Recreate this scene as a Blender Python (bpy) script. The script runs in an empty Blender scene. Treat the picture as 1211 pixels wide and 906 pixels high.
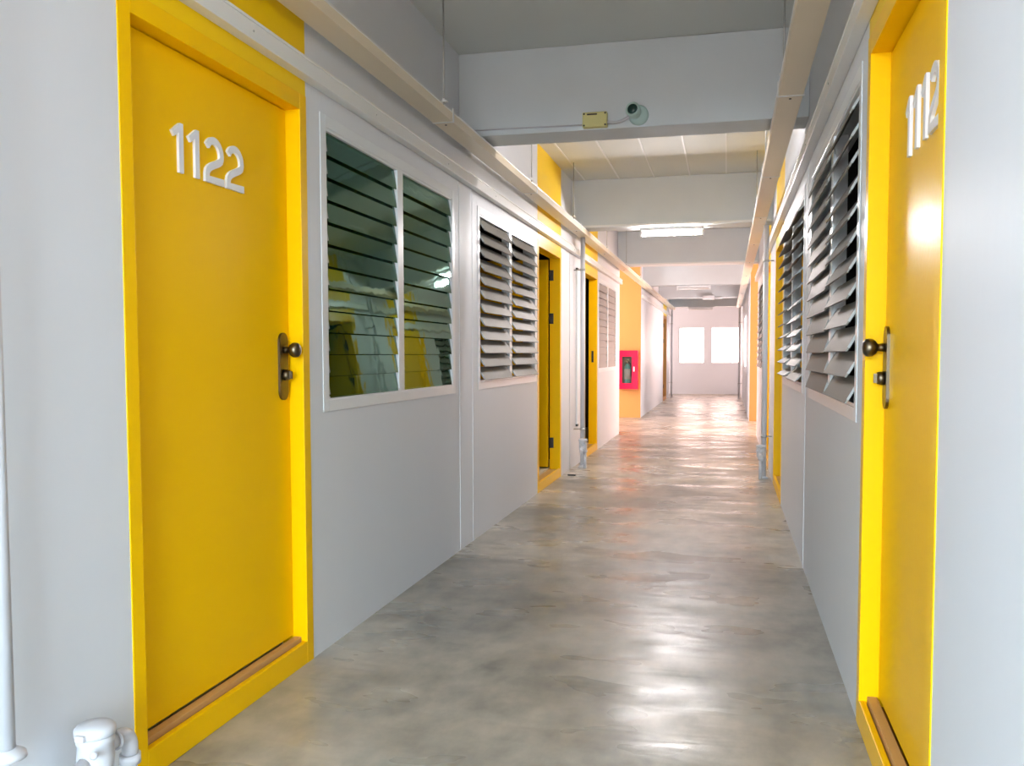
import bpy, bmesh, math, random
from mathutils import Matrix, Vector
random.seed(4)
SC = bpy.context.scene
COL = SC.collection
PI = math.pi

# ------------------------------------------------------------------ dimensions
LX, RX = -1.554, 0.418          # faces of the corridor walls
WT = 0.10                       # wall thickness
ZC, ZB = 2.94, 2.457            # ceiling and beam soffit
HEAD = 2.085                    # top of door openings
LEDGE0, LEDGE1 = 2.204, 2.271
LOB0, LOB1 = 13.3, 16.7         # side lobby
YEND = 27.0
YBACK = -2.6

# ------------------------------------------------------------------ materials
def new_mat(name):
    m = bpy.data.materials.new(name); m.use_nodes = True
    nt = m.node_tree
    return m, nt, nt.nodes['Principled BSDF']

def mat(name, col, rough=0.5, metal=0.0, spec=0.5, var=0.0, vscale=3.0, bump=0.0, bscale=40.0, emit=None, coat=0.0, stretch=None):
    m, nt, b = new_mat(name)
    b.inputs['Base Color'].default_value = (*col, 1)
    b.inputs['Roughness'].default_value = rough
    b.inputs['Metallic'].default_value = metal
    b.inputs['Specular IOR Level'].default_value = spec
    b.inputs['Coat Weight'].default_value = coat
    if emit:
        b.inputs['Emission Color'].default_value = (*emit[0], 1)
        b.inputs['Emission Strength'].default_value = emit[1]
    tc = nt.nodes.new('ShaderNodeTexCoord')
    mp = nt.nodes.new('ShaderNodeMapping')
    nt.links.new(tc.outputs['Object'], mp.inputs['Vector'])
    if stretch: mp.inputs['Scale'].default_value = stretch
    n = nt.nodes.new('ShaderNodeTexNoise'); n.inputs['Scale'].default_value = vscale
    n.inputs['Detail'].default_value = 4
    nt.links.new(mp.outputs['Vector'], n.inputs['Vector'])
    if var:
        r = nt.nodes.new('ShaderNodeMix'); r.data_type = 'RGBA'
        r.inputs['A'].default_value = (*[c*(1-var) for c in col], 1)
        r.inputs['B'].default_value = (*[min(1, c*(1+var)) for c in col], 1)
        nt.links.new(n.outputs['Fac'], r.inputs['Factor'])
        nt.links.new(r.outputs['Result'], b.inputs['Base Color'])
    if bump:
        n2 = nt.nodes.new('ShaderNodeTexNoise'); n2.inputs['Scale'].default_value = bscale
        nt.links.new(mp.outputs['Vector'], n2.inputs['Vector'])
        bp = nt.nodes.new('ShaderNodeBump'); bp.inputs['Strength'].default_value = bump
        bp.inputs['Distance'].default_value = 0.01
        nt.links.new(n2.outputs['Fac'], bp.inputs['Height'])
        nt.links.new(bp.outputs['Normal'], b.inputs['Normal'])
    return m

M = {}
M['wall'] = mat('white_wall_paint', (.72, .73, .755), .48, spec=.28, var=.03, vscale=1.5, bump=.12, bscale=14, stretch=(1, 1, .25))
M['beam'] = mat('beam_paint', (.62, .65, .66), .6, var=.05, vscale=4, bump=.1)
M['ceil'] = mat('ceiling_paint', (.66, .67, .64), .8, var=.05, vscale=2)
M['batten'] = mat('ceiling_joint', (.80, .80, .80), .6)
M['yellow'] = mat('yellow_gloss_paint', (.97, .55, .0), .33, spec=.12, var=.02, vscale=3, bump=.06, bscale=60)
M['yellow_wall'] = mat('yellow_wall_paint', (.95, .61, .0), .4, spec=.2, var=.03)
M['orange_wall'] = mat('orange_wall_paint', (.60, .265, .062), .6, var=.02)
M['wood'] = mat('bare_wood_threshold', (.55, .30, .10), .6, var=.25, vscale=20, stretch=(1, .1, 1))
M['dark_wood'] = mat('dark_wood_edge', (.30, .13, .02), .6, var=.2, vscale=20)
M['trunk'] = mat('cream_metal_yellow_bounce', (.77, .66, .49), .35, spec=.5, var=.04, vscale=2)  # off-white cream, with warm bounce from the yellow doors put into the colour
M['trunk_w'] = mat('white_metal_trunking', (.78, .77, .74), .3, spec=.5)
M['frame'] = mat('white_window_frame', (.76, .78, .79), .3, bump=.03)
M['chrome'] = mat('tarnished_chrome', (.17, .135, .09), .33, metal=1.0, var=.25, vscale=25)
M['steel'] = mat('rod_steel', (.45, .45, .43), .4, metal=.6)
M['clip'] = mat('dull_aluminium_clip', (.42, .42, .40), .6, spec=.2)
M['dark'] = mat('dark_metal', (.05, .045, .04), .4, metal=.5)
M['num'] = mat('numeral_white', (.82, .82, .84), .35)
M['pvc'] = mat('white_pvc', (.60, .59, .61), .3, var=.03)
M['pvc_grey'] = mat('grey_pvc', (.52, .50, .52), .4)
M['red'] = mat('red_enamel', (.80, .004, .05), .3, var=.03)
M['box'] = mat('yellow_lit_plastic', (.60, .54, .22), .5, var=.05)  # white-beige plastic; the yellow light falling on it is put into the colour
M['cctv'] = mat('camera_grey', (.42, .56, .52), .4)
M['lens'] = mat('camera_glass', (.01, .04, .03), .08)
M['fix'] = mat('lamp_housing', (.80, .80, .80), .4)
M['tube'] = mat('lamp_tube_lit', (1, 1, 1), .4, emit=((1.0, .95, .96), 400))
M['tube_old'] = mat('lamp_tube_lit_weaker', (1, 1, 1), .4, emit=((1.0, .93, .92), 52))
M['tube_off'] = mat('lamp_tube_unlit', (.85, .84, .82), .4)
M['room'] = mat('unlit_room_dark', (.05, .04, .035), .8)  # near-black colour stands in for the darkness of the unlit rooms
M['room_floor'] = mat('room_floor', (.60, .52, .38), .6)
M['ext_body'] = mat('green_extinguisher', (.20, .62, .52), .3)
M['ext_label'] = mat('label_paper', (.80, .80, .70), .6)
M['ext_top'] = mat('brass_valve', (.45, .32, .12), .35, metal=.7)
M['cab_in'] = mat('cabinet_inside', (.42, .36, .22), .6)
M['grout'] = mat('terrace_concrete', (.45, .44, .42), .8, var=.1)

def glass_mat(name, tint, diff, gl_rough, refl, opac, gcol):
    """tinted louver glass: see-through tint + body colour + reflection"""
    m = bpy.data.materials.new(name); m.use_nodes = True
    nt = m.node_tree; nt.nodes.clear(); N = nt.nodes.new; L = nt.links.new
    out = N('ShaderNodeOutputMaterial')
    tr = N('ShaderNodeBsdfTransparent'); tr.inputs['Color'].default_value = (*tint, 1)
    df = N('ShaderNodeBsdfDiffuse'); df.inputs['Color'].default_value = (*diff, 1)
    m1 = N('ShaderNodeMixShader'); m1.inputs[0].default_value = opac
    L(tr.outputs[0], m1.inputs[1]); L(df.outputs[0], m1.inputs[2])
    gl = N('ShaderNodeBsdfGlossy'); gl.inputs['Roughness'].default_value = gl_rough
    gl.inputs['Color'].default_value = (*gcol, 1)
    fr = N('ShaderNodeFresnel'); fr.inputs['IOR'].default_value = refl
    tc = N('ShaderNodeTexCoord'); n = N('ShaderNodeTexNoise'); n.inputs['Scale'].default_value = 6
    bp = N('ShaderNodeBump'); bp.inputs['Strength'].default_value = .04; bp.inputs['Distance'].default_value = .02
    L(tc.outputs['Object'], n.inputs['Vector']); L(n.outputs['Fac'], bp.inputs['Height'])
    L(bp.outputs['Normal'], gl.inputs['Normal'])
    m2 = N('ShaderNodeMixShader'); L(fr.outputs[0], m2.inputs[0]); L(m1.outputs[0], m2.inputs[1]); L(gl.outputs[0], m2.inputs[2])
    L(m2.outputs[0], out.inputs[0])
    return m
M['glass'] = glass_mat('green_tinted_glass', (.08, .22, .13), (.008, .055, .024), .03, 1.62, .45, (.66, 1, .86))
M['glass_open'] = glass_mat('reflection_grey_glass', (.30, .30, .26), (.29, .28, .245), .5, 1.38, .95, (.42, .40, .39))  # same louver glass, grazing reflections put into a paler grey body colour
M['clear'] = glass_mat('clear_glass', (.96, .97, .97), (.9, .9, .9), .02, 1.35, .02, (1, 1, 1))

def floor_mat():
    m, nt, b = new_mat('polished_concrete'); N = nt.nodes.new; L = nt.links.new
    tc = N('ShaderNodeTexCoord')
    def noise(scale, st, detail=4, rough=.55, dist=0):
        mp = N('ShaderNodeMapping'); mp.inputs['Scale'].default_value = st
        L(tc.outputs['Object'], mp.inputs['Vector'])
        n = N('ShaderNodeTexNoise'); n.inputs['Scale'].default_value = scale
        n.inputs['Detail'].default_value = detail; n.inputs['Roughness'].default_value = rough
        n.inputs['Distortion'].default_value = dist
        L(mp.outputs['Vector'], n.inputs['Vector']); return n
    blot = noise(1.1, (1, 1, 1), 4, .55, .3)
    fine = noise(9, (1, .6, 1), 5, .6, 0)
    mx = N('ShaderNodeMix'); mx.data_type = 'FLOAT'; mx.inputs['Factor'].default_value = .35
    L(blot.outputs['Fac'], mx.inputs['A']); L(fine.outputs['Fac'], mx.inputs['B'])
    cr = N('ShaderNodeValToRGB')
    e = cr.color_ramp.elements
    e[0].position = .40; e[0].color = (.200, .190, .160, 1)
    e[1].position = .60; e[1].color = (.46, .415, .345, 1)
    L(mx.outputs['Result'], cr.inputs['Fac']); L(cr.outputs['Color'], b.inputs['Base Color'])
    rg = noise(2.2, (.8, 1.7, 1), 3, .5, .2)
    rr = N('ShaderNodeMapRange'); rr.inputs['From Min'].default_value = .3; rr.inputs['From Max'].default_value = .7
    rr.inputs['To Min'].default_value = .2; rr.inputs['To Max'].default_value = .46
    L(rg.outputs['Fac'], rr.inputs['Value']); L(rr.outputs['Result'], b.inputs['Roughness'])
    w = noise(1.5, (.55, 1.9, 1), 1.5, .4, 0)
    bp = N('ShaderNodeBump'); bp.inputs['Strength'].default_value = .5; bp.inputs['Distance'].default_value = .020
    L(w.outputs['Fac'], bp.inputs['Height'])
    w2 = noise(5.5, (.5, 1.7, 1), 2, .5, .3)
    b3 = N('ShaderNodeBump'); b3.inputs['Strength'].default_value = .5; b3.inputs['Distance'].default_value = .009
    L(w2.outputs['Fac'], b3.inputs['Height']); L(bp.outputs['Normal'], b3.inputs['Normal'])
    b2 = N('ShaderNodeBump'); b2.inputs['Strength'].default_value = .05; b2.inputs['Distance'].default_value = .01
    L(fine.outputs['Fac'], b2.inputs['Height']); L(b3.outputs['Normal'], b2.inputs['Normal'])
    L(b2.outputs['Normal'], b.inputs['Normal'])
    b.inputs['Specular IOR Level'].default_value = .55
    return m
M['floor'] = floor_mat()

# ------------------------------------------------------------------ mesh helpers
def box(bm, x0, x1, y0, y1, z0, z1, mi=0, bevel=0.0):
    xs, ys, zs = sorted((x0, x1)), sorted((y0, y1)), sorted((z0, z1))
    v = [bm.verts.new((x, y, z)) for x in xs for y in ys for z in zs]
    F = [(0, 1, 3, 2), (4, 6, 7, 5), (0, 4, 5, 1), (2, 3, 7, 6), (0, 2, 6, 4), (1, 5, 7, 3)]
    fs = [bm.faces.new([v[i] for i in f]) for f in F]
    for f in fs: f.material_index = mi
    if bevel:
        es = list({e for f in fs for e in f.edges})
        r = bmesh.ops.bevel(bm, geom=es, offset=bevel, segments=2, affect='EDGES', profile=.5)
        for f in r['faces']: f.material_index = mi
    return v

def tube(bm, pts, r, seg=12, cap=True):
    """round bar along a polyline, mitred corners"""
    pts = [Vector(p) for p in pts]; rings = []
    rr = r if isinstance(r, (list, tuple)) else [r]*len(pts)
    up0 = None
    for i, p in enumerate(pts):
        d = (pts[min(i+1, len(pts)-1)]-pts[max(i-1, 0)]).normalized()
        a = Vector((0, 0, 1)) if abs(d.z) < .9 else Vector((1, 0, 0))
        if up0 is None: up = (a-d*a.dot(d)).normalized()
        else: up = (up0-d*up0.dot(d)).normalized()
        up0 = up; s = d.cross(up)
        k = 1.0
        if 0 < i < len(pts)-1:
            c = (pts[i+1]-p).normalized().dot((p-pts[i-1]).normalized())
            k = 1/max(.5, math.sqrt((1+c)/2))
        rings.append([bm.verts.new(p+(up*math.cos(t)+s*math.sin(t))*rr[i]*(1 if k < 1.001 else 1)) for t in [2*PI*j/seg for j in range(seg)]])
    for a, b in zip(rings, rings[1:]):
        for j in range(seg): 
            f = bm.faces.new((a[j], a[(j+1) % seg], b[(j+1) % seg], b[j])); f.smooth = True
    if cap:
        bm.faces.new(rings[0][::-1]); bm.faces.new(rings[-1])

def arc_pts(p0, c, p1, n=6):
    """quadratic bend p0 -> p1 with corner c"""
    p0, c, p1 = Vector(p0), Vector(c), Vector(p1)
    return [((1-t)**2)*p0+2*t*(1-t)*c+t*t*p1 for t in [i/n for i in range(n+1)]]

def lathe(bm, prof, origin, axis, seg=24):
    """prof: list of (radius, height along axis)"""
    ax = Vector(axis).normalized(); a = Vector((0, 0, 1)) if abs(ax.z) < .9 else Vector((1, 0, 0))
    u = (a-ax*a.dot(ax)).normalized(); w = ax.cross(u); o = Vector(origin)
    rings = []
    for r, h in prof:
        rings.append([bm.verts.new(o+ax*h+(u*math.cos(2*PI*j/seg)+w*math.sin(2*PI*j/seg))*max(r, 1e-4)) for j in range(seg)])
    for a_, b_ in zip(rings, rings[1:]):
        for j in range(seg):
            f = bm.faces.new((a_[j], a_[(j+1) % seg], b_[(j+1) % seg], b_[j])); f.smooth = True
    bm.faces.new(rings[0][::-1]); bm.faces.new(rings[-1])

def prism(bm, poly, T, depth):
    """2-D outline (u,v) extruded by depth; T maps (u,v,w) to world"""
    a = [bm.verts.new(T(u, v, 0)) for u, v in poly]; b = [bm.verts.new(T(u, v, depth)) for u, v in poly]
    n = len(poly)
    f1 = bm.faces.new(a); f2 = bm.faces.new(b[::-1])
    for i in range(n): bm.faces.new((a[i], a[(i+1) % n], b[(i+1) % n], b[i]))
    return f1, f2

def obj(name, bm, mats, parent=None, sharp=True):
    bmesh.ops.recalc_face_normals(bm, faces=bm.faces)
    me = bpy.data.meshes.new(name); bm.to_mesh(me); bm.free()
    for m in (mats if isinstance(mats, (list, tuple)) else [mats]): me.materials.append(M[m])
    o = bpy.data.objects.new(name, me); COL.objects.link(o)
    if parent is not None:
        o.parent = parent
        o.matrix_parent_inverse = Matrix.Identity(4)
        off = world_loc(parent)
        me.transform(Matrix.Translation(-off))
    return o

def world_loc(o):
    v = Vector(o.location)
    while o.parent: o = o.parent; v += Vector(o.location)
    return v

def BM(): return bmesh.new()
def box_obj(name, dims, m, parent=None, bevel=0.0):
    bm = BM(); box(bm, *dims, bevel=bevel); return obj(name, bm, m, parent)

def tag(o, label=None, cat=None, group=None, kind=None):
    if label: o['label'] = label
    if cat: o['category'] = cat
    if group: o['group'] = group
    if kind: o['kind'] = kind
    return o

def thing(name, loc, label, cat, group=None, kind=None):
    o = bpy.data.objects.new(name, None); o.empty_display_size = .1
    o.location = loc; COL.objects.link(o)
    return tag(o, label, cat, group, kind)

# ------------------------------------------------------------------ setting
bm = BM(); box(bm, LX-WT, RX+WT, YBACK, YEND, -.12, 0)
box(bm, LX-2, LX-WT, 25.0, YEND, -.12, 0); box(bm, LX-3.5, LX-WT, LOB0, LOB1, -.12, 0); box(bm, RX+WT, RX+3.0, LOB0, LOB1, -.12, 0)
tag(obj('floor', bm, 'floor'), 'polished grey concrete corridor floor with blotchy sheen', 'floor', kind='structure')
bm = BM(); box(bm, LX-3.6, RX+3.6, YBACK, YEND+.1, ZC, ZC+.12, 0)
k = 0
x = -1.42
while x < RX:                                    # thin joint strips between the ceiling boards
    box(bm, x-.006, x+.006, 5.42, 9.1, ZC-.006, ZC, 1)
    x += .348
tag(obj('ceiling', bm, ['ceil', 'batten']), 'flat ceiling of long boards above the corridor beams', 'ceiling', kind='structure')

def wall_run(bm, side, y0, y1, opens, yel, z1=ZC):
    """slab with rectangular openings; mi 1 = yellow paint above the doors"""
    X0 = LX if side < 0 else RX; X1 = X0+side*WT
    cuts = sorted({y0, y1, *[o[0] for o in opens], *[o[1] for o in opens], *[a for y in yel for a in y]})
    cuts = [c for c in cuts if y0 <= c <= y1]
    for a, b in zip(cuts, cuts[1:]):
        mid = (a+b)/2
        mi = 1 if any(p < mid < q for p, q in yel) else 0
        o = [o for o in opens if o[0] < mid < o[1]]
        if o:
            _, _, za, zb = o[0]
            if za > 0: box(bm, X0, X1, a, b, 0, za, mi)
            box(bm, X0, X1, a, b, zb, z1, mi)
        else: box(bm, X0, X1, a, b, 0, z1, mi)

DOORS_L = [(2.077, 3.155), (7.40, 8.50), (9.95, 10.99)]
WINS_L = [(3.318, 4.994), (5.59, 7.292), (11.09, 12.82)]
DOORS_R = [(1.965, 3.01), (7.27, 8.45), (9.45, 10.55)]
WINS_R = [(3.182, 4.887), (5.375, 7.131), (11.0, 12.8)]
DZ = 2.15
def opens(doors, wins): return [(a, b, 0, DZ) for a, b in doors]+[(a, b, 1.0, 2.078) for a, b in wins]
bm = BM()
wall_run(bm, -1, YBACK, LOB0, opens(DOORS_L, WINS_L), DOORS_L)
wall_run(bm, -1, LOB1+.0, 25.0, [(22.6, 23.9, 0, DZ)], [(22.6, 23.9)])  # stops short of the end wall: unseen side opening added to light it
for y in (5.14, 5.42, 8.98):        # raised vertical joint beads of the wall panels
    box(bm, LX, LX+.0025, y-.005, y+.005, 0, LEDGE0, 0)
tag(obj('wall_left', bm, ['wall', 'yellow_wall']), 'white left corridor wall with yellow strips above its doors', 'wall', kind='structure')
bm = BM()
wall_run(bm, 1, YBACK, LOB0, opens(DOORS_R, WINS_R), DOORS_R)
for y in (5.13,):
    box(bm, RX, RX-.002, y-.005, y+.005, 0, LEDGE0, 0)
tag(obj('wall_right', bm, ['wall', 'yellow_wall']), 'white right corridor wall with yellow strips above its doors', 'wall', kind='structure')
# far block on the right, its yellow end facing the camera
FRX = .385
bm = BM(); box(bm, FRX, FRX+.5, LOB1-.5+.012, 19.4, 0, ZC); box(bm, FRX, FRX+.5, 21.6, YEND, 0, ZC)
box(bm, FRX, FRX+.12, 19.4, 21.6, 0, .9); box(bm, FRX, FRX+.12, 19.4, 21.6, 2.0, ZC)  # opening above this low wall is added to brighten the far end
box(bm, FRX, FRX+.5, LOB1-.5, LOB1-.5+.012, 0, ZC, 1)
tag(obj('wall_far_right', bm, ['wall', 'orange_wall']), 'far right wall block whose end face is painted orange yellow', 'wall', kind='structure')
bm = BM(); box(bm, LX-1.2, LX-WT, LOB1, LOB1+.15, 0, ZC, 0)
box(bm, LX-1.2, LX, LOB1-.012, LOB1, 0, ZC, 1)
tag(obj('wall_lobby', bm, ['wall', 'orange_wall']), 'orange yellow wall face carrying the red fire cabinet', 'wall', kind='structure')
# end wall with two window openings
EW = [(-1.40, -.65), (-.47, .36)]
bm = BM(); T = .15
box(bm, LX-2, RX+2, YEND, YEND+T, 0, .90); box(bm, LX-2, RX+2, YEND, YEND+T, 1.97, ZC)
box(bm, LX-2, EW[0][0], YEND, YEND+T, .9, 1.97); box(bm, EW[0][1], EW[1][0], YEND, YEND+T, .9, 1.97); box(bm, EW[1][1], RX+2, YEND, YEND+T, .9, 1.97)
tag(obj('wall_end', bm, 'wall'), 'pale end wall of the corridor around two bright windows', 'wall', kind='structure')

# rooms behind the louvers
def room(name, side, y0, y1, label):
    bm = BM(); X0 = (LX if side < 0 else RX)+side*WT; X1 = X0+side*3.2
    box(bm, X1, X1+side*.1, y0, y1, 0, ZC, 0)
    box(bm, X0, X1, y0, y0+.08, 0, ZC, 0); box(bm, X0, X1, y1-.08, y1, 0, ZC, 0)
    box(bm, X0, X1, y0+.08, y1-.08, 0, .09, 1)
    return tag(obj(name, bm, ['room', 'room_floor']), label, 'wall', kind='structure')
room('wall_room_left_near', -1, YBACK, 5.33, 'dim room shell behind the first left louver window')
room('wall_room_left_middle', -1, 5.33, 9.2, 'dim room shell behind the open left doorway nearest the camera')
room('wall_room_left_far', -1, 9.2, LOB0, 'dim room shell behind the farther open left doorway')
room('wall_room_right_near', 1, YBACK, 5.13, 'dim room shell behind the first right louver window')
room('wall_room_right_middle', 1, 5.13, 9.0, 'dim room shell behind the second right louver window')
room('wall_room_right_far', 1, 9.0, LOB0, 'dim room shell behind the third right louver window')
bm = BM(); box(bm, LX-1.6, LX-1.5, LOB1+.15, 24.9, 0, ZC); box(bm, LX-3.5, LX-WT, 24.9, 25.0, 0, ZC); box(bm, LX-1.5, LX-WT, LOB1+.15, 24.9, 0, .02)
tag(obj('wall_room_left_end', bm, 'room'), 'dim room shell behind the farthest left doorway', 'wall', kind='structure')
# terrace outside the corridor's near mouth, ground outside
bm = BM(); box(bm, -30, 30, -40, YBACK, -.2, -.04); 
tag(obj('ground', bm, 'grout'), 'grey concrete terrace outside the near end of the corridor', 'ground', kind='structure')

# beams
BY = [1.2, 5.15, 9.1, 13.05, 17.0, 20.95, 24.9]
BT = .27
pos_words = ['above the near doors, behind the view', 'carrying the dome camera', 'with the lit tube lamp under it', 'third across the corridor, just past the lit lamp',
             'fourth across the corridor over the far orange wall', 'fifth across the corridor with a small white box on it', 'farthest one, next to the end wall']
for i, y in enumerate(BY):
    bm = BM(); box(bm, LX+.001, (RX if i < 4 else FRX)-.001, y, y+BT, ZB, ZC-.001, bevel=.004)
    tag(obj('ceiling_beam', bm, 'beam'), 'pale painted concrete ceiling beam, '+pos_words[i], 'beam', kind='structure')

# ------------------------------------------------------------------ doors
def digit_poly(ch, h, wd):
    t = h*.155
    if ch == '1':
        x1 = wd*.62
        return [[(x1-t/2, 0), (x1+t/2, 0), (x1+t/2, h), (x1-t*.25, h), (x1-t*2.0, h*.80), (x1-t*1.45, h*.70), (x1-t/2, h*.80)]]
    r = wd/2-t/2; cx, cy = wd/2, h-wd/2
    out = []; inn = []
    path = [(cx+r*math.cos(math.radians(150-i*160/13)), cy+r*math.sin(math.radians(150-i*160/13))) for i in range(14)]
    x, y = path[-1]
    for i in range(1, 9):
        q = i/8; c0, c1, c2, c3 = (x, y), (x-.02*h, h*.42), (t*.5, h*.40), (t*.5, h*.16)
        path.append(tuple((1-q)**3*c0[k]+3*q*(1-q)**2*c1[k]+3*q*q*(1-q)*c2[k]+q**3*c3[k] for k in (0, 1)))
    path = path
    n = len(path)
    for i, (x, y) in enumerate(path):
        x0, y0 = path[max(i-1, 0)]; x1, y1 = path[min(i+1, n-1)]
        d = math.hypot(x1-x0, y1-y0); nx, ny = -(y1-y0)/d, (x1-x0)/d
        out.append((x+nx*t/2, y+ny*t/2)); inn.append((x-nx*t/2, y-ny*t/2))
    return [out+[(wd, t), (wd, 0), (0, 0)]+inn[::-1]]

def numerals(text, side, xleaf, y_start, z0, h, gaps, parent):
    """raised figures; reading direction +Y on the left wall, -Y on the right"""
    dirn = 1 if side < 0 else -1; out = -side
    y = y_start
    for i, ch in enumerate(text):
        wd = .108 if ch == '2' else .064
        bm = BM()
        for q in digit_poly(ch, h, wd):
            prism(bm, q, lambda u, v, w: Vector((xleaf+out*(w), y+dirn*u, z0+v)), .009)
        obj('numeral', bm, 'num', parent)
        y += dirn*(wd+gaps[i])

def handle(side, xleaf, y, parent):
    out = -side
    bm = BM()
    poly = []
    w, zt, zb_ = .032, 1.262, 1.012
    for i in range(13): a = PI*i/12; poly.append((w*math.cos(a), zt-w+w*math.sin(a)))
    for i in range(13): a = PI+PI*i/12; poly.append((w*math.cos(a), zb_+w+w*math.sin(a)))
    prism(bm, poly, lambda u, v, ww: Vector((xleaf+out*ww, y+u, v)), .009)
    obj('escutcheon', bm, 'chrome', parent)
    bm = BM(); lathe(bm, [(.013, .0085), (.012, .022), (.011, .030), (.020, .036), (.0265, .045), (.028, .054), (.026, .064), (.018, .071), (.004, .074)], (xleaf, y, 1.198), (out, 0, 0))
    obj('knob', bm, 'chrome', parent)
    bm = BM(); lathe(bm, [(.021, .0085), (.0205, .022), (.018, .030), (.003, .031)], (xleaf, y, 1.105), (out, 0, 0))
    box(bm, xleaf+out*.0305, xleaf+out*.040, y-.004, y+.004, 1.091, 1.119)
    obj('lock_cylinder', bm, 'chrome', parent)

def door(name, side, y0, y1, label, leaf, depth=.055, number=None, hy=None, num_y=None, m='yellow', hinge_y=None):
    X = LX if side < 0 else RX; s = side; out = -s
    t = thing(name, (X, (y0+y1)/2, 0), label, 'door', kind='structure')
    J = .053; a, b = y0+J, y1-J
    F = X+out*.003
    bm = BM()
    box(bm, F, X+s*WT, y0, a, 0, DZ, bevel=.002); box(bm, F, X+s*WT, b, y1, 0, DZ, bevel=.002)
    box(bm, F, X+s*WT, a, b, HEAD+.005, DZ, bevel=.002)
    obj('door_frame', bm, m, t)
    box_obj('sill', (F, X+s*.018, a, b, 0, .085), m, t, bevel=.003)
    if leaf == 'closed':
        bm = BM(); box(bm, X+s*.018, X+s*WT, a, b, 0, .070); obj('riser', bm, 'dark_wood', t)
        box_obj('threshold', (X+s*.022, X+s*.052, a, b, .070, .101), 'wood', t, bevel=.002)
        lf = box_obj('door_leaf', (X+s*depth, X+s*(depth+.038), a+.003, b-.003, .106, HEAD+.001), m, t, bevel=.001)
        if hy is not None: handle(s, X+s*depth, hy, lf)
        if number: numerals(number, s, X+s*depth, num_y, 1.727 if s < 0 else 1.705, .147 if s < 0 else .158, (.020, .018, .016, 0) if s < 0 else (.036, .036, .020, 0), lf)
    else:
        box_obj('threshold', (X+s*.018, X+s*WT, a, b, 0, .075), 'wood', t)
        xa = X+s*(WT-.004)
        if leaf == 'open_far':       # hinged on the far jamb, swung into the room
            lf = box_obj('door_leaf', (xa+s*.012, xa+s*.93, b-.052, b-.012, .10, HEAD-.01), m, t, bevel=.001)
            for z in (1.93, 1.52, .33):
                bm = BM(); tube(bm, [(xa+s*.002, b-.010, z-.05), (xa+s*.002, b-.010, z+.05)], .009, 10)
                box(bm, xa-s*.034, xa+s*.0, b-.003, b-.0005, z-.05, z+.05)
                obj('hinge', bm, 'dark', lf)
        else:                        # hinged on the near jamb
            lf = box_obj('door_leaf', (xa+s*.012, xa+s*.93, a+.012, a+.052, .10, HEAD-.01), m, t, bevel=.001)
            bm = BM(); box(bm, X+s*.04, X+s*.065, b-.0025, b+.001, 1.08, 1.22)
            obj('strike_plate', bm, 'dark', t)
    return t
door('door_1', -1, 2.077, 3.155, 'closed yellow door numbered 1122 on the left wall', 'closed', number='1122', hy=3.045, num_y=2.383)
door('door_2', 1, 1.965, 3.01, 'closed yellow door numbered 1112 at the right edge', 'closed', number='1112', hy=2.905, num_y=2.648)
door('door_3', -1, 7.40, 8.50, 'yellow doorway standing open beyond the two left louver windows', 'open_far')
door('door_4', -1, 9.95, 10.99, 'yellow doorway standing open beside the left white pipe', 'open_near')
door('door_5', 1, 7.27, 8.45, 'yellow doorway standing open past the right louver windows', 'open_far')
door('door_6', 1, 9.45, 10.55, 'yellow door mostly hidden behind the right white pipe', 'closed')
door('door_7', -1, 22.6, 23.9, 'farthest doorway on the left, a narrow brown strip near the end wall', 'open_far', m='orange_wall')

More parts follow.
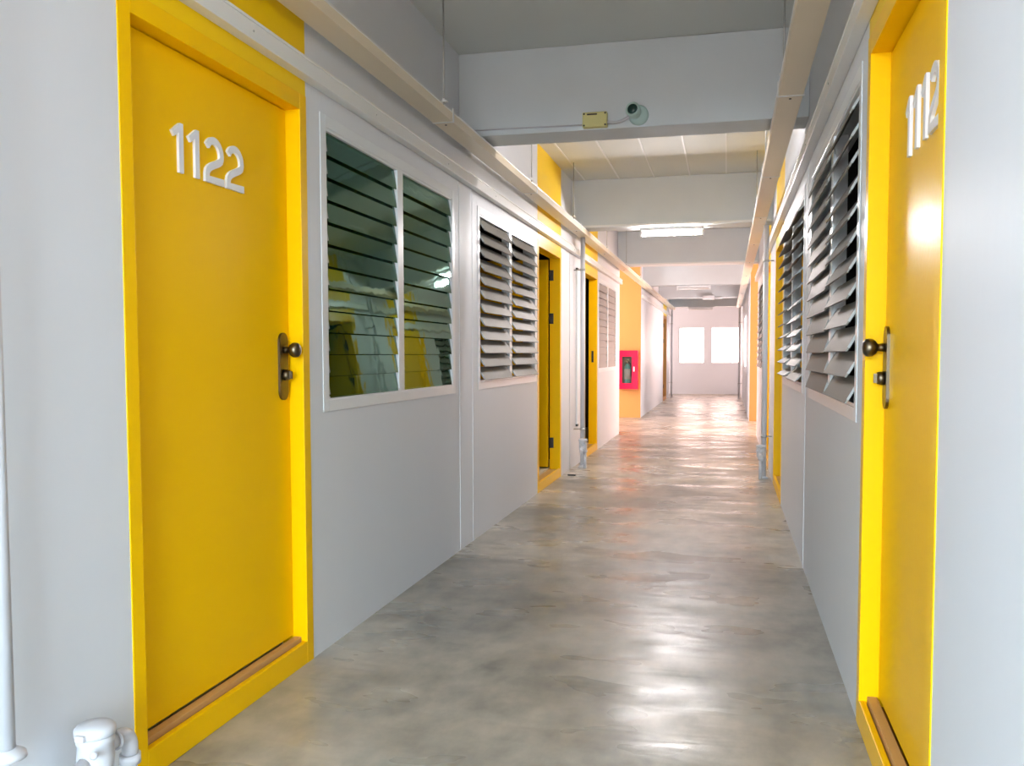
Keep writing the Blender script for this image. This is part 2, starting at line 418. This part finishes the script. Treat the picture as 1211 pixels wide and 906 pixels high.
# ------------------------------------------------------------------ louver windows
def louver_window(name, side, y0, y1, label, tilts, mats, mull=.075, n=12, mw=None, rec=.0):
    X = LX if side < 0 else RX; s = side; out = -s
    z0, z1 = 1.0, 2.078
    t = thing(name, (X, (y0+y1)/2, z0), label, 'window', kind='structure')
    ym = mw if mw else (y0+y1)/2
    bm = BM(); f = .048; P = X+out*.004
    for (a, b, c, d) in ((y0-f, y0, z0-f, z1+f), (y1, y1+f, z0-f, z1+f), (y0, y1, z0-f, z0), (y0, y1, z1, z1+f)):
        box(bm, P, X+out*.0005, a, b, c, d, bevel=.002)
    q = .012
    for (a, b, c, d) in ((y0, y0+q, z0, z1), (y1-q, y1, z0, z1), (y0+q, y1-q, z0, z0+q), (y0+q, y1-q, z1-q, z1)):
        box(bm, X+out*.0005, X+s*.095, a, b, c, d)
    obj('window_frame', bm, 'frame', t)
    box_obj('mullion', (X+out*.004, X+s*.018, ym-mull/2, ym+mull/2, z0+q, z1-q), 'frame', t, bevel=.002)
    cols = [(y0+q, ym-mull/2), (ym+mull/2, y1-q)]
    pitch = (z1-z0-2*q)/n; w = pitch+.013; th = .0055
    for ci, (a, b) in enumerate(cols):
        tilt, gm, xc = tilts[ci], mats[ci], X+s*rec
        # metal carrier strips on both sides of the column
        bm = BM()
        xr = X+s*(rec+.030)
        box(bm, xr-.022, xr+.022, a+.0005, a+.006, z0+q, z1-q); box(bm, xr-.022, xr+.022, b-.006, b-.0005, z0+q, z1-q)
        obj('carrier_strip', bm, 'frame', t)
        for k in range(n):
            zc = z0+q+pitch*(k+.5); jt = tilt+random.uniform(-1.2, 1.2)
            th_ = math.radians(jt)
            d = Vector((out*math.sin(th_), 0, -math.cos(th_)))   # from top edge to bottom edge
            nrm = Vector((out*math.cos(th_), 0, math.sin(th_)))
            c = Vector((xc+out*.004, 0, zc))
            bm = BM(); vs = []
            for yy in (a+.008, b-.008):
                for sd in (-1, 1):
                    for sn in (-1, 1):
                        p = c+d*(w/2*sd)+nrm*(th/2*sn); vs.append(bm.verts.new((p.x, yy, p.z)))
            for fidx in ((0, 1, 3, 2), (4, 6, 7, 5), (0, 4, 5, 1), (2, 3, 7, 6), (0, 2, 6, 4), (1, 5, 7, 3)):
                bm.faces.new([vs[i] for i in fidx])
            obj('louver_blade', bm, gm, t)
            bm = BM()                                            # aluminium clip holding the blade end
            for yy in (a+.0065, b-.0095):
                for sd in (1,):
                    pts = [c+d*(w*.36)*q_+nrm*(th/2+.0015)*e for q_, e in ((-1, -1), (1, -1), (1, 1), (-1, 1))]
                    va = [bm.verts.new((p.x, yy, p.z)) for p in pts]; vb = [bm.verts.new((p.x, yy+.003, p.z)) for p in pts]
                    bm.faces.new(va); bm.faces.new(vb[::-1])
                    for i in range(4): bm.faces.new((va[i], va[(i+1) % 4], vb[(i+1) % 4], vb[i]))
            obj('blade_clip', bm, 'clip', t)
    return t
louver_window('window_1', -1, 3.318, 4.994, 'closed dark green louver window beside door 1122', (9, 9), ('glass', 'glass'), mw=4.150, rec=.012)
louver_window('window_2', -1, 5.59, 7.292, 'open grey louver window, second along the left wall', (31, 34), ('glass_open', 'glass_open'), mw=6.43)
louver_window('window_3', -1, 11.09, 12.82, 'half shut louver window beyond the left white pipe', (9, 9), ('glass_open', 'glass_open'), rec=.012)
louver_window('window_4', 1, 3.182, 4.887, 'open louver window right beside door 1112', (30, 19), ('glass_open', 'glass_open'), mw=3.95)
louver_window('window_5', 1, 5.375, 7.131, 'wide open louver window, second along the right wall', (44, 58), ('glass_open', 'glass_open'))
louver_window('window_6', 1, 11.0, 12.8, 'farthest louver window on the right wall, beyond the white pipe', (35, 30), ('glass_open', 'glass_open'))

for i, (a, b) in enumerate(EW):
    t = thing('window_%d' % (7+i), ((a+b)/2, YEND, .9), ('left' if i == 0 else 'right')+' one of two bright daylight windows in the end wall', 'window', kind='structure')
    bm = BM(); q = .03
    box(bm, a, a+q, YEND+.04, YEND+.09, .9, 1.97); box(bm, b-q, b, YEND+.04, YEND+.09, .9, 1.97)
    box(bm, a+q, b-q, YEND+.04, YEND+.09, .9, .9+q); box(bm, a+q, b-q, YEND+.04, YEND+.09, 1.97-q, 1.97)
    obj('window_frame', bm, 'frame', t)
    box_obj('pane', (a+q, b-q, YEND+.062, YEND+.068, .9+q, 1.97-q), 'clear', t)

# ------------------------------------------------------------------ trunking ledges on the walls
def ledge(name, side, y0, y1, label):
    X = LX if side < 0 else RX; out = -side
    t = thing(name, (X, y0, LEDGE0), label, 'trunking')
    bm = BM(); box(bm, X+out*.0005, X+out*.045, y0, y1, LEDGE0, LEDGE1-.010, bevel=.002)
    obj('channel', bm, 'trunk_w', t)
    bm = BM(); box(bm, X+out*.0005, X+out*.048, y0, y1, LEDGE1-.010, LEDGE1, bevel=.002)
    obj('cover', bm, 'trunk_w', t)
    y = y0+1.1
    while y < y1:
        bm = BM(); lathe(bm, [(.004, 0), (.004, .002), (.001, .003)], (X+out*.0448, y, LEDGE0+.028), (out, 0, 0), 10)
        obj('screw', bm, 'steel', t); y += 1.05
    return t
ledge('wall_trunking', -1, YBACK, LOB0-.02, 'white trunking fixed along the left wall above doors and louvers')
ledge('wall_trunking', 1, YBACK, LOB0-.02, 'white trunking fixed along the right wall above doors and louvers')
ledge('wall_trunking', -1, LOB1+.05, 24.95, 'far stretch of white trunking on the left wall past the fire cabinet')

# ------------------------------------------------------------------ hanging cable trays
TZ0, TZ1 = 2.385, 2.440
def tray(xa, xb, joints, y0, y1, rods, label, rod_x):
    t = thing('cable_tray', ((xa+xb)/2, y0, TZ0), label, 'cable tray')
    ys = [y0]+joints+[y1]
    for a, b in zip(ys, ys[1:]):
        bm = BM(); g = .002
        box(bm, xa, xb, a+g, b-g, TZ0, TZ0+.004); box(bm, xa, xa+.003, a+g, b-g, TZ0+.004, TZ1-.010); box(bm, xb-.003, xb, a+g, b-g, TZ0+.004, TZ1-.010)
        obj('tray_section', bm, 'trunk', t)
        bm = BM(); box(bm, xa-.002, xb+.002, a+g, b-g, TZ1-.010, TZ1, bevel=.0015)
        obj('tray_cover', bm, 'trunk_w', t)
    for y in joints:
        bm = BM()
        box(bm, xa-.006, xb+.006, y-.009, y+.009, TZ0-.003, TZ0-.0005)
        box(bm, xa-.006, xa-.0025, y-.009, y+.009, TZ0-.0005, TZ1+.012); box(bm, xb+.0025, xb+.006, y-.009, y+.009, TZ0-.0005, TZ1+.012)
        obj('joint_bracket', bm, 'trunk_w', t)
        bm = BM(); lathe(bm, [(.006, 0), (.006, .003), (.001, .004)], ((xa+xb)/2, y+.05, TZ0), (0, 0, -1), 10); obj('screw', bm, 'dark', t)
    for y in rods:
        bm = BM(); tube(bm, [(rod_x, y, TZ1-.012), (rod_x, y, ZC)], .0045, 8)
        obj('hanger_rod', bm, 'steel', t)
        bm = BM(); box(bm, rod_x-.02, rod_x+.02, y-.012, y+.012, TZ1, TZ1+.005); tube(bm, [(rod_x, y, TZ1+.005), (rod_x, y, TZ1+.016)], .009, 6)
        obj('hanger_nut', bm, 'trunk_w', t)
    return t
tray(-1.502, -1.397, [2.4, 4.52, 6.63, 8.72, 10.8, 12.9, 15.0, 17.1, 19.2, 21.3, 23.4], YBACK, 25.0, [4.35, 6.42, 8.25, 10.6, 12.7, 14.8, 18.9], 'cream cable tray hanging on thin rods along the left wall', -1.39+.0)
tray(.222, .332, [2.5, 4.45, 6.43, 8.3, 10.3, 12.3, 14.4, 16.5, 18.6, 20.7, 22.8], YBACK, 24.3, [4.3, 6.28, 8.15, 10.15], 'cream cable tray hanging along the right wall under the beams', .235)

# ------------------------------------------------------------------ lamps
def lamp(y, xc, lit, label, w=.63):
    t = thing('tube_lamp', (xc, y, ZB), label, 'lamp', group=None)
    z = ZB-.001
    bm = BM(); box(bm, xc-w/2, xc+w/2, y-.035, y+.035, z-.035, z, bevel=.004)
    obj('housing', bm, 'fix', t)
    for sx in (-1, 1):
        bm = BM(); box(bm, xc+sx*(w/2-.012)-.012, xc+sx*(w/2-.012)+.012, y-.022, y+.022, z-.085, z-.035, bevel=.003)
        obj('lamp_holder', bm, 'fix', t)
    bm = BM(); tube(bm, [(xc-w/2+.024, y, z-.062), (xc+w/2-.024, y, z-.062)], .019, 16)
    obj('tube', bm, {0: 'tube_off', 1: 'tube', 2: 'tube_old'}[lit], t)
lamp(1.2+.1, -.556, 2, 'lit fluorescent lamp under the beam above the camera, nearest of all')
lamp(9.1+.14, -.556, 1, 'lit white fluorescent lamp under the second beam in view')
lamp(17.0+.14, -.62, 0, 'unlit white tube lamp under the beam past the orange wall', .62)
lamp(24.9+.14, -.72, 0, 'unlit tube lamp under the farthest beam, above the end windows', .66)
# lamp on the back face of the first beam, hidden from here, lighting the boards of the second bay
M['tube_b'] = mat('batten_tube_lit', (1, 1, 1), .4, emit=((1.0, .95, .96), 230))
t = thing('batten_lamp', (-.45, 5.42, 2.82), 'lit fluorescent batten on the rear face of the beam carrying the camera', 'lamp')
bm = BM(); box(bm, -.78, -.12, 5.4205, 5.455, 2.80, 2.85, bevel=.004); obj('housing', bm, 'fix', t)
bm = BM(); tube(bm, [(-.74, 5.475, 2.825), (-.16, 5.475, 2.825)], .014, 12); obj('tube', bm, 'tube_b', t)
# conduit along the lit beam's lower edge
bm = BM(); box(bm, LX+.02, RX-.02, 9.078, 9.099, ZB+.004, ZB+.024, bevel=.002)
tag(obj('conduit', bm, 'trunk_w'), 'thin white conduit along the lower edge of the beam with the lit lamp', 'conduit')
bm = BM(); box(bm, LX+.02, RX-.02, 13.028, 13.049, ZB+.002, ZB+.024, bevel=.002)
tag(obj('conduit', bm, 'trunk_w'), 'thin white conduit along the lower edge of the third beam', 'conduit')
# small white box on the fifth beam
t = thing('junction_box', (-.36, 20.94, 2.44), 'small white junction box hanging under the fifth beam in the distance', 'junction box')
bm = BM(); box(bm, -.56, -.30, 20.86, 20.949, 2.41, 2.50, bevel=.01); obj('casing', bm, 'fix', t)
bm = BM(); tube(bm, [(-.30, 20.93, 2.45), (-.20, 20.93, 2.445), (-.12, 20.93, 2.45)], .02, 8); obj('cable', bm, 'fix', t)

# ------------------------------------------------------------------ camera, box and cable on first beam
FY = 5.15
t = thing('junction_box', (-.742, FY, 2.505), 'white-beige square junction box, coloured yellow as lit, on the first beam beside the dome camera', 'junction box')
bm = BM(); box(bm, -.812, -.672, FY-.045, FY-.0005, 2.462, 2.546, bevel=.006); obj('casing', bm, 'box', t)
bm = BM(); box(bm, -.785, -.728, FY-.0475, FY-.044, 2.528, 2.536); obj('slot', bm, 'dark', t)
for sx in (-.802, -.682):
    for sz in (2.472, 2.536):
        bm = BM(); lathe(bm, [(.0055, 0), (.005, .003), (.001, .004)], (sx, FY-.044, sz), (0, -1, 0), 10); obj('screw', bm, 'dark', t)
t = thing('security_camera', (-.505, FY, 2.520), 'round grey security camera on the first ceiling beam', 'camera')
bm = BM(); lathe(bm, [(.056, .0005), (.056, .012), (.050, .022), (.03, .026)], (-.498, FY, 2.520), (0, -1, 0), 28); obj('base', bm, 'cctv', t)
bm = BM(); lathe(bm, [(.030, .015), (.037, .030), (.040, .055), (.040, .085), (.036, .093), (.030, .093), (.029, .088)], (-.512, FY, 2.527), (-.15, -1, .12), 28); hd = obj('camera_head', bm, 'cctv', t)
bm = BM(); lathe(bm, [(.0285, .0885), (.025, .094), (.012, .098), (.002, .099)], (-.512, FY, 2.527), (-.15, -1, .12), 24); obj('lens', bm, 'lens', t)
bm = BM(); p = [(-.673, FY-.02, 2.487), (-.64, FY-.02, 2.484)]+arc_pts((-.62, FY-.02, 2.485), (-.585, FY-.02, 2.490), (-.545, FY-.02, 2.515), 6)
tube(bm, p, .009, 10); tag(obj('camera_cable', bm, 'pvc_grey'), 'short grey cable curving from junction box to security camera', 'cable')
bm = BM(); tube(bm, [(-1.53, FY-.010, 2.492), (-1.2, FY-.010, 2.490), (-.813, FY-.010, 2.484)], .0045, 8)
tag(obj('cable', bm, 'pvc_grey'), 'thin grey cable running left from the square junction box along the beam', 'cable')

# ------------------------------------------------------------------ pipes and water meters
def vpipe(x, y, side, label, r=.025, z0=.0, z1=TZ0-.004, clamps=(.40, 2.05), wall_x=None, elbow=True):
    wx = wall_x if wall_x is not None else (LX if side < 0 else RX)
    t = thing('water_pipe', (x, y, 0), label, 'pipe')
    bm = BM()
    tube(bm, [(x, y, z0+.0005), (x, y, z1)], r, 16); obj('pipe', bm, 'pvc', t)
    for z in clamps:
        bm = BM(); tube(bm, [(x, y, z-.011), (x, y, z+.011)], r+.004, 16)
        tube(bm, [(x+side*r, y, z), (wx-side*.001, y, z)], .006, 8)
        obj('clamp', bm, 'steel', t)
    bm = BM(); lathe(bm, [(r+.022, .0005), (r+.020, .010), (r+.002, .022)], (x, y, z0), (0, 0, 1), 20); obj('flange', bm, 'pvc', t)
    return t

def meter(x, y, z, side, label, parts_scale=1.0):
    """domestic water meter with hinged lid on a riser, an elbow and a small tap"""
    s_ = parts_scale; out = -side
    t = thing('water_meter', (x, y, z), label, 'water meter')
    bm = BM(); lathe(bm, [(.030, -.05), (.040, -.04), (.043, -.01), (.040, .022), (.043, .026), (.043, .040), (.040, .043)], (x, y, z), (0, 0, 1), 28)
    body = obj('meter_body', bm, 'pvc', t)
    bm = BM(); lathe(bm, [(.043, .0435), (.047, .046), (.047, .060), (.040, .068), (.015, .071)], (x, y, z), (0, 0, 1), 28)
    box(bm, x-.012, x+.012, y-.056, y-.040, z+.045, z+.060, bevel=.002)
    obj('meter_lid', bm, 'pvc', t)
    bm = BM(); tube(bm, [(x, y+.040, z)]+[(x, y+.066, z)], .020, 14); tube(bm, [(x, y+.066, z), (x, y+.072, z)], .026, 14)
    p = [(x, y+.070, z)]+arc_pts((x, y+.085, z), (x, y+.125, z), (x, y+.125, z-.045), 7)+[(x, y+.125, z-.06)]
    tube(bm, p, .020, 14); obj('elbow', bm, 'pvc', t)
    bm = BM(); tube(bm, [(x, y+.125, z-.058), (x, y+.125, z-.082)], .026, 14); tube(bm, [(x, y+.125, z-.080), (x, y+.125, .0005)], .017, 14)
    obj('riser_pipe', bm, 'pvc', t)
    bm = BM(); tube(bm, [(x, y-.038, z-.012), (x, y-.09, z-.035), (x, y-.13, z-.052)], .017, 12); tube(bm, [(x, y-.085, z-.033), (x, y-.095, z-.037)], .023, 12)
    obj('inlet_pipe', bm, 'pvc', t)
    bm = BM(); lathe(bm, [(.003, 0), (.009, .004), (.009, .012), (.003, .016)], (x+out*.035, y-.045, z+.018), (out*.4, -1, 0), 12)
    obj('seal_screw', bm, 'pvc', t)
    return t
meter(-1.455, 1.80, .235, -1, 'white water meter on the floor beside door 1122, lower left corner')
vpipe(-1.50, 1.578, -1, 'near white pipe at the left edge, ending above the floor in a flange', r=.020, z0=.315, clamps=(2.1,))
vpipe(-1.46, 9.24, -1, 'white vertical pipe on the left wall before the second open doorway')
meter(-1.42, 9.02, .25, -1, 'white water meter at the foot of the left pipe, between two open doorways')
vpipe(.345, 8.78, 1, 'white vertical pipe on the right wall beyond the second louver window')
meter(.315, 8.57, .27, 1, 'white water meter at the foot of the right pipe')
vpipe(-1.47, 24.75, -1, 'distant white pipe beside the end wall, on the left', clamps=(.4, 2.0))
vpipe(FRX-.08, 24.3, 1, 'distant white pipe beside the end wall, on the right', clamps=(.4, 2.0), wall_x=FRX)
t = thing('conduit', (LX, 9.36, .4), 'slim white conduit with dark clips on the left wall just before the pipe', 'conduit')
bm = BM(); box(bm, LX+.0045, LX+.020, 9.36, 9.385, .42, 2.09, bevel=.002); obj('channel', bm, 'frame', t)
for z in (.43, 2.07):
    bm = BM(); box(bm, LX+.003, LX+.026, 9.34, 9.41, z-.012, z+.012, bevel=.002); obj('clip', bm, 'dark', t)

# dark offcut on the floor by the wall
bm = BM(); box(bm, -1.50, -1.42, 8.56, 8.585, .0005, .012, bevel=.003)
tag(obj('offcut', bm, 'dark'), 'small dark strip lying on the floor by the left wall', 'strip')

# ------------------------------------------------------------------ fire cabinet
CY = LOB1-.012
t = thing('fire_cabinet', (-1.77, CY, .54), 'red fire extinguisher cabinet mounted on the orange yellow wall', 'cabinet')
xa, xb, za, zb_ = -1.975, -1.592, .535, 1.245
bm = BM(); d = .16
box(bm, xa, xb, CY-.012, CY-.0005, za, zb_); box(bm, xa, xa+.012, CY-d, CY-.012, za, zb_); box(bm, xb-.012, xb, CY-d, CY-.012, za, zb_)
box(bm, xa+.012, xb-.012, CY-d, CY-.012, za, za+.012); box(bm, xa+.012, xb-.012, CY-d, CY-.012, zb_-.012, zb_)
obj('casing', bm, 'red', t)
box_obj('back_panel', (xa+.012, xb-.012, CY-.016, CY-.0125, za+.012, zb_-.012), 'cab_in', t)
wa, wb, wza, wzb = -1.880, -1.700, .645, 1.135
bm = BM(); f0, f1 = CY-d-.016, CY-d-.001
box(bm, xa, wa, f0, f1, za, zb_); box(bm, wb, xb, f0, f1, za, zb_); box(bm, wa, wb, f0, f1, za, wza); box(bm, wa, wb, f0, f1, wzb, zb_)
dr = obj('cabinet_door', bm, 'red', t)
box_obj('pane', (wa, wb, f0+.006, f0+.010, wza, wzb), 'clear', dr)
box_obj('handle', (-1.672, -1.648, f0-.018, f0-.0005, .86, .95), 'frame', dr, bevel=.004)
t = thing('fire_extinguisher', (-1.79, CY-.09, za+.012), 'green and white extinguisher standing inside the red cabinet', 'fire extinguisher')
cx, cy, cz = -1.79, CY-.088, za+.0125
bm = BM(); lathe(bm, [(.056, 0), (.062, .01), (.062, .37), (.052, .41), (.028, .44), (.022, .46)], (cx, cy, cz), (0, 0, 1), 28); obj('cylinder', bm, 'ext_body', t)
bm = BM(); lathe(bm, [(.0632, .17), (.0632, .36)], (cx, cy, cz), (0, 0, 1), 28); obj('paper_label', bm, 'ext_label', t)
bm = BM(); lathe(bm, [(.022, .46), (.024, .50), (.015, .52)], (cx, cy, cz), (0, 0, 1), 16); box(bm, cx-.07, cx+.05, cy-.012, cy+.012, cz+.50, cz+.515); box(bm, cx-.07, cx+.05, cy-.012, cy+.012, cz+.53, cz+.54); obj('valve_lever', bm, 'ext_top', t)
bm = BM(); tube(bm, [(cx+.02, cy-.02, cz+.49), (cx+.06, cy-.03, cz+.46), (cx+.070, cy-.035, cz+.38), (cx+.071, cy-.03, cz+.22)], .009, 10); obj('hose', bm, 'dark', t)

# ------------------------------------------------------------------ camera
f, yaw, pit, rol = 1060.118, .235414555, -.054113007, -.00232548
fw = Vector((-math.sin(yaw)*math.cos(pit), math.cos(yaw)*math.cos(pit), math.sin(pit)))
r = Vector((math.cos(yaw), math.sin(yaw), 0)); u = r.cross(fw)
r2 = math.cos(rol)*r+math.sin(rol)*u; u2 = -math.sin(rol)*r+math.cos(rol)*u
cd = bpy.data.cameras.new('camera'); cam = bpy.data.objects.new('camera', cd); COL.objects.link(cam)
cd.sensor_width = 36; cd.lens = f/1211*36; cd.shift_y = 23.534/1211; cd.clip_start = .02; cd.clip_end = 200
cam.matrix_world = Matrix(((r2.x, u2.x, -fw.x, 0), (r2.y, u2.y, -fw.y, 0), (r2.z, u2.z, -fw.z, 1.18), (0, 0, 0, 1)))
SC.camera = cam

# ------------------------------------------------------------------ light
w = bpy.data.worlds.new('sky'); SC.world = w; w.use_nodes = True
nt = w.node_tree; nt.nodes.clear(); N = nt.nodes.new; L = nt.links.new
tc = N('ShaderNodeTexCoord'); sp = N('ShaderNodeSeparateXYZ'); L(tc.outputs['Generated'], sp.inputs[0])
mr = N('ShaderNodeMapRange'); mr.inputs['From Min'].default_value = -.75; mr.inputs['From Max'].default_value = -.2; L(sp.outputs['Y'], mr.inputs['Value'])
cr = N('ShaderNodeValToRGB'); cr.color_ramp.elements[0].color = (.66, .86, 1.0, 1); cr.color_ramp.elements[1].color = (1.0, .68, .61, 1)
L(mr.outputs['Result'], cr.inputs['Fac'])
st = N('ShaderNodeMapRange'); st.inputs['From Min'].default_value = -.75; st.inputs['From Max'].default_value = -.2
st.inputs['To Min'].default_value = 23.5; st.inputs['To Max'].default_value = 10.2; L(sp.outputs['Y'], st.inputs['Value'])
bg = N('ShaderNodeBackground'); L(cr.outputs['Color'], bg.inputs['Color']); L(st.outputs['Result'], bg.inputs['Strength'])
ow = N('ShaderNodeOutputWorld'); L(bg.outputs[0], ow.inputs[0])

def portal(loc, rot, sx, sy):
    l = bpy.data.lights.new('daylight_portal', 'AREA'); l.shape = 'RECTANGLE'; l.size = sx; l.size_y = sy
    l.cycles.is_portal = True
    o = bpy.data.objects.new('daylight_portal', l); o.location = loc; o.rotation_euler = rot; COL.objects.link(o)
portal(((LX+RX)/2, YBACK-.05, 1.45), (PI/2, 0, 0), 2.0, 3.0)
portal((LX-3.5, 15, 1.45), (PI/2, 0, -PI/2), 3.4, 3.0)
portal((RX+3.0, 15, 1.45), (PI/2, 0, PI/2), 3.4, 3.0)
portal((LX-2.1, 26.0, 1.45), (PI/2, 0, -PI/2), 2.0, 2.9)  # sky through the added side opening by the end wall
portal((FRX+.3, 20.5, 1.45), (PI/2, 0, PI/2), 2.2, 1.1)  # sky through the added opening in the far right wall
portal((-.52, YEND+.2, 1.43), (PI/2, 0, PI), 1.9, 1.1)

vs = SC.view_settings
vs.view_transform = 'Standard'; vs.look = 'None'; vs.gamma = 1; vs.use_curve_mapping = False
vs.exposure = 0.17
